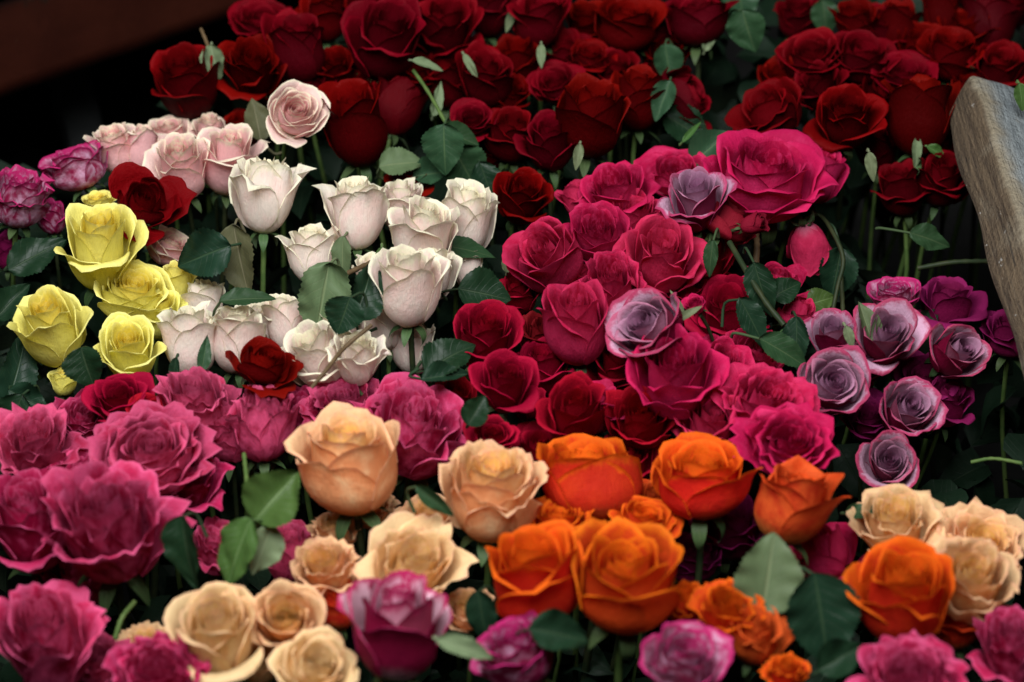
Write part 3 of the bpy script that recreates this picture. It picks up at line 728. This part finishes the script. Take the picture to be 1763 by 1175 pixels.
 ('peach','garden',640,1010,110,100,34,0,.02,'peach rose behind the purple and white one on its left'),
 ('peach','garden',640,872,96,70,26,0,.0,'peach rose in shade under the right of the large peach one'),
 ('peach','cup',440,1128,100,100,34,0,.03,'peach rose wedged between the lower three peach ones'),
 ('orange','garden',1000,920,110,90,34,0,.04,'orange rose wedged behind the front pair'),
 ('peach','garden',1612,960,110,100,34,0,.02,'peach rose wedged behind the big right orange one'),
 ('lilac','tea',1486,622,90,90,56,0,-.02,'lilac rose wedged behind the two large lilac ones'),
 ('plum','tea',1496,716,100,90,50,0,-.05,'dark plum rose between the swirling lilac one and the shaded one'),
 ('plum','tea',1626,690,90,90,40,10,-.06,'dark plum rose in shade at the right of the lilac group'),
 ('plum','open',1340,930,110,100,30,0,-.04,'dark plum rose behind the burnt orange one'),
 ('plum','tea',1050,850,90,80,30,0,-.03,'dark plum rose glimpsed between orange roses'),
]
# ------------------------------------------------------------------ loose leaves on the rose stems: cx, cy, length, width, tip direction (clockwise from up), tilt, twist, tone, nearer by
LEAVES = [
 (370,106,58,40,170,20,20,'pale',.03), (352,440,98,76,250,-10,10,'dark',.05), (414,446,122,66,170,20,25,'olive',.03),
 (424,515,96,34,82,55,0,'mid',.06), (555,516,128,92,190,10,-25,'sage',.05), (628,500,112,62,25,10,30,'dark',.09),
 (592,542,66,64,200,10,-5,'dark',.10), (832,506,92,72,100,25,0,'dark',.05), (772,616,96,66,55,25,-10,'dark',.06),
 (764,648,84,36,80,45,0,'dark',.06), (150,632,72,66,165,5,10,'dark',.05), (765,256,84,66,180,5,5,'mid',.03),
 (790,236,70,34,110,35,0,'mid',.02), (690,282,76,50,80,35,0,'sage',.0), (474,856,104,92,40,10,0,'fresh',.12),
 (410,950,128,66,205,5,20,'fresh',.10), (452,946,92,56,200,0,-30,'pale',.09), (322,948,126,66,178,5,30,'dark',.12),
 (748,862,84,26,130,30,20,'mid',.11), (1322,992,138,112,10,5,8,'sage',.12), (1414,1062,160,116,170,20,0,'dark',.10),
 (1288,52,72,62,165,15,20,'mid',.0), (1142,172,72,38,200,10,10,'mid',.02), (1222,256,86,52,50,25,0,'mid',.01),
 (820,708,56,44,30,10,0,'dark',.09), (1312,498,96,48,165,10,20,'dark',.06), (1296,556,100,44,150,15,-10,'dark',.05),
 (1348,606,96,46,118,25,0,'mid',.05), (1352,500,60,44,60,20,0,'dark',.04), (1372,590,90,42,180,5,20,'dark',.01), (1600,412,76,42,105,25,0,'mid',-.02),
 (800,1116,104,34,105,35,0,'pale',.14), (442,208,74,48,350,10,25,'olive',.0), (960,1092,108,64,100,30,0,'dark',.12),
 (1446,1134,90,60,60,25,0,'dark',.08), (30,636,130,60,20,10,30,'dark',-.02), (62,440,110,60,60,20,0,'dark',-.02),
 (735,112,56,16,104,40,0,'pale',.05), (995,270,44,26,190,10,0,'pale',.05),
 (932,96,40,24,180,0,10,'pale',.02), (810,114,48,20,150,10,0,'pale',.03), (1500,286,50,30,172,0,10,'pale',.04),
 (1578,262,50,26,180,10,0,'pale',.0), (1612,262,40,28,120,20,0,'fresh',.0), (878,36,40,22,200,20,0,'pale',.0),
 (752,172,62,20,15,10,30,'pale',.0), (1190,228,50,16,40,20,0,'fresh',.02),
 (24,720,90,60,200,10,0,'dark',-.01), (48,690,80,50,120,10,0,'dark',-.01), (1186,540,52,20,60,20,0,'pale',.11), (1166,520,44,14,330,10,0,'pale',.11),
 (1224,444,62,24,190,10,15,'mid',.08), (1120,980,60,30,170,10,0,'dark',.05),
 (830,1060,90,50,170,10,0,'dark',.06),
 (300,640,50,28,190,10,0,'dark',.03), (352,610,60,22,10,0,20,'mid',.06), (590,450,88,34,185,0,20,'sage',.02), (660,455,60,26,175,5,0,'fresh',.06), 
 (800,430,110,36,95,45,0,'mid',.02), (876,450,40,34,10,10,0,'pale',.03), (1484,880,60,26,80,30,0,'mid',.04),
 (1590,560,70,40,40,10,0,'dark',-.05), (1408,520,60,44,70,20,0,'fresh',-.03), (1490,555,70,34,345,10,20,'sage',.04), (1462,580,40,26,160,10,0,'pale',.06),
 (1220,60,60,22,15,10,20,'pale',-.01), (1140,30,60,40,40,10,0,'mid',-.03), (1150,110,70,46,170,10,0,'mid',-.02), (1000,150,40,40,170,10,0,'dark',-.02),
 (1275,1,80,60,170,10,0,'mid',-.06), (1420,30,60,44,170,10,0,'mid',-.06), (800,290,90,70,150,20,0,'mid',-.02), (840,320,90,50,160,20,0,'dark',-.03),
 (740,300,60,44,80,20,0,'mid',-.02), (1440,470,90,60,190,10,0,'dark',-.04), (1180,220,90,60,120,20,0,'dark',-.03), (20,520,80,50,40,10,0,'dark',-.03),
 (1758,166,46,38,170,10,0,'fresh',.12),
]
# stems that show: start and end in the picture, nearness at both ends, thickness px, tone; added as woody twigs lying in the heap
TWIGS = [
 ('bare brown twig crossing the crumpled blush cream roses', [(640,560,.11),(592,600,.10),(560,640,.10),(536,668,.09)], 7, 'brown'),
 ('short brown twig under the upper blush cream row', [(600,470,.03),(640,452,.05),(672,440,.05)], 9, 'brown'),
 ('thick dark stem leaning past the lilac pink rose to the dark leaves', [(1256,418,.07),(1282,462,.07),(1318,520,.06),(1350,560,.05)], 10, 'dark'),
 ('thin dry stalk pointing up beside the leftmost red roses', [(346,50,.03),(358,80,.03),(366,112,.02)], 7, 'brown'),
 ('green stem rising between dark red roses towards the large spiral one', [(712,122,.03),(738,160,.03),(764,206,.02),(790,250,.0)], 7, 'green'),
 ('thin green stem standing in the shade behind the lilac roses', [(1448,470,-.03),(1450,510,-.04),(1452,560,-.05)], 8, 'dark'),
 ('upright brown stem between the hot pink roses and the black gap', [(1302,400,.0),(1303,430,.0),(1300,470,-.02)], 11, 'brown'),
 ('thin bent stalk above the peach roses at the lower left', [(232,1036,.03),(210,1064,.03),(198,1100,.02)], 8, 'green'),
 ('dark arching stalk in the black gap beside the weathered timber', [(1580,462,-.04),(1640,452,-.03),(1700,450,-.03)], 9, 'dark'),
 ('slender green stem hanging above the fresh green leaves', [(420,782,.08),(424,820,.09),(428,862,.10)], 7, 'green'),
 ('pale grass like stalk in the black gap at the right edge', [(1672,796,-.02),(1710,790,-.01),(1760,798,.0)], 6, 'green'),
]
TIMBER_TURN = 16.0
# ------------------------------------------------------------------ the setting: ground, bench, timber
def noise_mat(name, a, b, scale, rough=0.8, stretch=(1, 1, 1), bump=0.4, extra=None, lo=.3, hi=.7):
    m, nt = new_mat(name); N = NT(nt)
    tc = N.node('ShaderNodeTexCoord').outputs['Object']
    mp = N.node('ShaderNodeMapping'); N.link(tc, mp.inputs[0]); mp.inputs['Scale'].default_value = stretch
    f = N.noise(mp.outputs[0], scale, 6.0, .65)
    c = N.mix(N.smooth(f, lo, hi), a, b)
    for col, sc_, l, h in (extra or []):
        c = N.mix(N.smooth(N.noise(tc, sc_, 5.0, .6), l, h), c, col)
    bs = N.node('ShaderNodeBsdfPrincipled'); N.put(bs.inputs['Base Color'], c); bs.inputs['Specular IOR Level'].default_value = .1
    N.put(bs.inputs['Roughness'], N.math('MULTIPLY_ADD', f, .25, rough-.12))
    bp = N.node('ShaderNodeBump'); bp.inputs['Strength'].default_value = bump; bp.inputs['Distance'].default_value = .003
    N.put(bp.inputs['Height'], f); N.link(bp.outputs[0], bs.inputs['Normal'])
    out = N.node('ShaderNodeOutputMaterial'); N.link(bs.outputs[0], out.inputs[0])
    return m
ground_m = noise_mat('dark ground', (.008,.008,.008), (.016,.016,.015), 14.0, .9)
V = np.array([(-6, -4, 0), (6, -4, 0), (6, 8, 0), (-6, 8, 0)], dtype=float)
g = link('ground', quad_mesh('ground', V, np.array([[0, 1, 2, 3]]), None, None, ground_m)); g['kind'] = 'structure'

def rough_box(name, size, mat, seg=(8, 8, 8), bev=.004, rough_amp=.0015, seed=1, parent=None):
    """a timber: box cut into a grid, edges worn round, faces uneven"""
    import bmesh
    bm = bmesh.new(); bmesh.ops.create_cube(bm, size=1.0)
    for axis, n in enumerate(seg):
        for k in range(1, n):
            co = [0, 0, 0]; co[axis] = -0.5 + k/n; no = [0, 0, 0]; no[axis] = 1
            bmesh.ops.bisect_plane(bm, geom=bm.verts[:]+bm.edges[:]+bm.faces[:], plane_co=co, plane_no=no)
    rng = np.random.default_rng(seed)
    fr = rng.uniform(-1, 1, (14, 3))*np.array((90, 90, 30)); ph = rng.uniform(0, 6.28, 14)
    for v in bm.verts:
        c = np.array(v.co)*np.array(size)
        h = np.array(size)/2
        ncore = np.clip(c, -(h-bev), h-bev); dd = c-ncore; L = np.linalg.norm(dd)
        if L > bev*1.02: c = ncore + dd/L*bev*(1.0 + .15*math.sin(40*c[2]+seed))
        n = dd/max(L, 1e-6)
        amp = sum(math.sin(fr[k] @ c*1.6 + ph[k]) for k in range(14))/14
        v.co = Vector(c + n*amp*rough_amp*2.5)
    me = bpy.data.meshes.new(name); bm.to_mesh(me); bm.free()
    for p_ in me.polygons: p_.use_smooth = True
    me.materials.append(mat)
    return link(name, me, parent)

# painted bench at the upper left: apron board, legs; seat depth and back panel added to shade the gap beneath
bench_m = noise_mat('red brown bench paint', (.016,.0035,.002), (.028,.006,.003), 9.0, .5, (1, 1, 1), .3,
                    [((.012,.006,.004), 30.0, .60, .72), ((.05,.03,.02), 55.0, .70, .76)])
leg_m = noise_mat('grey bench leg', (.05,.055,.055), (.08,.085,.085), 8.0, .7)
def pt(px, py, d): return at(px, py, d)[0]
A = pt(-120, 214, -.03); B = pt(560, -24, -.06)          # lower edge of the apron
dirx = (B-A); dirx.z = 0; ln = dirx.length; dirx.normalize()
ey = Vector((0, 0, 1)).cross(dirx).normalized()          # away from the viewer
slope = (B-A).normalized()
bz = slope.cross(ey).normalized() * -1
if bz.z < 0: bz = -bz
be = link('bench', None)
be['label'] = 'dark red brown painted wooden bench board behind the left of the heap'; be['category'] = 'bench'
be.matrix_world = Matrix((slope, ey, bz)).transposed().to_4x4()
be.matrix_world.translation = A
LEN = (B-A).length + .5
ap = rough_box('apron', (LEN, .028, .105), bench_m, (30, 3, 6), .004, .0008, 3, be); ap.location = (LEN/2-.15, .014, .0525)
st_ = rough_box('seat', (LEN+.04, .36, .026), bench_m, (24, 10, 3), .006, .0006, 4, be); st_.location = (LEN/2-.15, .165, .12)
for k, xx in enumerate((.21, LEN-.25)):
    lg = rough_box('leg', (.04, .04, .62), leg_m, (3, 3, 12), .004, .0008, 6+k, be); lg.location = (xx, .20, -.205)
bp_ = rough_box('added_back_panel', (LEN+.04, .022, .66), noise_mat('dark added boarding', (.010,.009,.008), (.02,.018,.016), 10.0, .8), (20, 2, 12), .004, .0008, 9, be); bp_.location = (LEN/2-.15, .36, -.225)

# weathered timber leaning at the right
wood_m, nt = new_mat('weathered timber'); N = NT(nt)
tc = N.node('ShaderNodeTexCoord').outputs['Object']
sx = N.node('ShaderNodeSeparateXYZ'); N.link(tc, sx.inputs[0])
mp = N.node('ShaderNodeMapping'); N.link(tc, mp.inputs[0]); mp.inputs['Scale'].default_value = (60, 60, 5)
grain = N.noise(mp.outputs[0], 3.0, 6.0, .65)
big = N.noise(tc, 22.0, 5.0, .6)
fine = N.noise(tc, 160.0, 4.0, .65)
geo = N.node('ShaderNodeNewGeometry')
grey = N.mix(N.smooth(big, .3, .7), (.12,.14,.15), (.22,.245,.25))
grey = N.mix(N.smooth(N.noise(tc, 34.0, 5.0, .7), .62, .76), grey, (.22,.17,.09))
brown = N.mix(N.smooth(grain, .3, .7), (.045,.028,.015), (.13,.09,.05))
isside = N.smooth(N.math('ADD', sx.outputs[0], N.math('MULTIPLY', N.math('SUBTRACT', big, .5), .012)), -.034, -.039)
mp2 = N.node('ShaderNodeMapping'); N.link(tc, mp2.inputs[0]); mp2.inputs['Scale'].default_value = (110, 110, 3)
crack = N.smooth(N.noise(mp2.outputs[0], 2.0, 3.0, .5), .66, .72)
edge_ = N.smooth(N.math('ADD', sx.outputs[0], N.math('MULTIPLY', N.math('SUBTRACT', big, .5), .03)), -.012, -.034)
grey = N.mix(N.math('MULTIPLY', edge_, .75), grey, (.23,.175,.095))
c = N.mix(isside, grey, brown)
c = N.mix(N.math('MULTIPLY', crack, .75), c, (.03,.024,.018))
c = N.mix(N.math('MULTIPLY', N.smooth(fine, .62, .72), .7), c, (.03,.025,.02))
c = N.mix(N.math('MULTIPLY', N.smooth(N.noise(tc, 70.0, 5.0, .7), .66, .72), .8), c, (.5,.49,.46))
bs = N.node('ShaderNodeBsdfPrincipled'); N.put(bs.inputs['Base Color'], c); bs.inputs['Roughness'].default_value = .75
bp = N.node('ShaderNodeBump'); bp.inputs['Strength'].default_value = 1.0; bp.inputs['Distance'].default_value = .006
N.put(bp.inputs['Height'], N.math('ADD', grain, fine)); N.link(bp.outputs[0], bs.inputs['Normal'])
out = N.node('ShaderNodeOutputMaterial'); N.link(bs.outputs[0], out.inputs[0])
top = pt(1726, 150, .06); low = pt(1890, 640, .13)
ez = (top-low).normalized()
face = (-FWD*.85 + Vector((0, 0, .35)) + RIGHT*.10); face = (face - ez*face.dot(ez)).normalized()
ex = (-face).cross(ez).normalized() * 1.0
if ex.x < 0: ex = -ex
# turn the timber about its length so that its left side shows
rotm = Matrix.Rotation(math.radians(TIMBER_TURN), 3, ez)
face = rotm @ face; ex = rotm @ ex
TL = (top-low).length + .35
tb = rough_box('weathered_timber', (.080, .056, TL), wood_m, (14, 10, 60), .010, .0020, 21)
tb.matrix_world = Matrix((ex, -face, ez)).transposed().to_4x4()
tb.matrix_world.translation = top - ez*TL/2 + face*-.02
tb['label'] = 'weathered grey timber leaning at the right edge beside the red roses'; tb['category'] = 'timber'

# ------------------------------------------------------------------ plant everything
for i, r in enumerate(ROSES):
    make_rose(*r, seed=1000 + i*17)
for i, l in enumerate(LEAVES):
    make_leaf(*l, seed=500 + i)
for i, (label, P, th, tone) in enumerate(TWIGS):
    pts = [at(x, y, d)[0] for x, y, d in P]
    path = smooth_path(pts, 14)
    rad = th/2*DIST/FPX
    V, F = tube(path, [rad*(.85 + .3*abs(math.sin(k*1.7+i))) for k in range(14)], 7)
    base = path[-1]
    o = link('twig' if tone == 'brown' else 'stalk', quad_mesh('twig', V-np.array(base), F, None, None, {'brown': STEM_BROWN, 'dark': STEM_DARK, 'green': STEM}[tone]))
    o.location = base
    o['label'] = label; o['category'] = 'twig' if tone == 'brown' else 'stem'; o['group'] = 'loose stems in the heap'

# leaves and stems packed under the heads, too many to count, their colour darkened for deep shade
rng = np.random.default_rng(77)
shapes = []
for k in range(8):
    V, puv, F = leaf_shape(rng, .055*rng.uniform(.8, 1.2), .040*rng.uniform(.8, 1.2), 5, 7, .05, .25, .25)
    shapes.append((V, puv, F))
vs, us, fs, o = [], [], [], 0
nrow = 0
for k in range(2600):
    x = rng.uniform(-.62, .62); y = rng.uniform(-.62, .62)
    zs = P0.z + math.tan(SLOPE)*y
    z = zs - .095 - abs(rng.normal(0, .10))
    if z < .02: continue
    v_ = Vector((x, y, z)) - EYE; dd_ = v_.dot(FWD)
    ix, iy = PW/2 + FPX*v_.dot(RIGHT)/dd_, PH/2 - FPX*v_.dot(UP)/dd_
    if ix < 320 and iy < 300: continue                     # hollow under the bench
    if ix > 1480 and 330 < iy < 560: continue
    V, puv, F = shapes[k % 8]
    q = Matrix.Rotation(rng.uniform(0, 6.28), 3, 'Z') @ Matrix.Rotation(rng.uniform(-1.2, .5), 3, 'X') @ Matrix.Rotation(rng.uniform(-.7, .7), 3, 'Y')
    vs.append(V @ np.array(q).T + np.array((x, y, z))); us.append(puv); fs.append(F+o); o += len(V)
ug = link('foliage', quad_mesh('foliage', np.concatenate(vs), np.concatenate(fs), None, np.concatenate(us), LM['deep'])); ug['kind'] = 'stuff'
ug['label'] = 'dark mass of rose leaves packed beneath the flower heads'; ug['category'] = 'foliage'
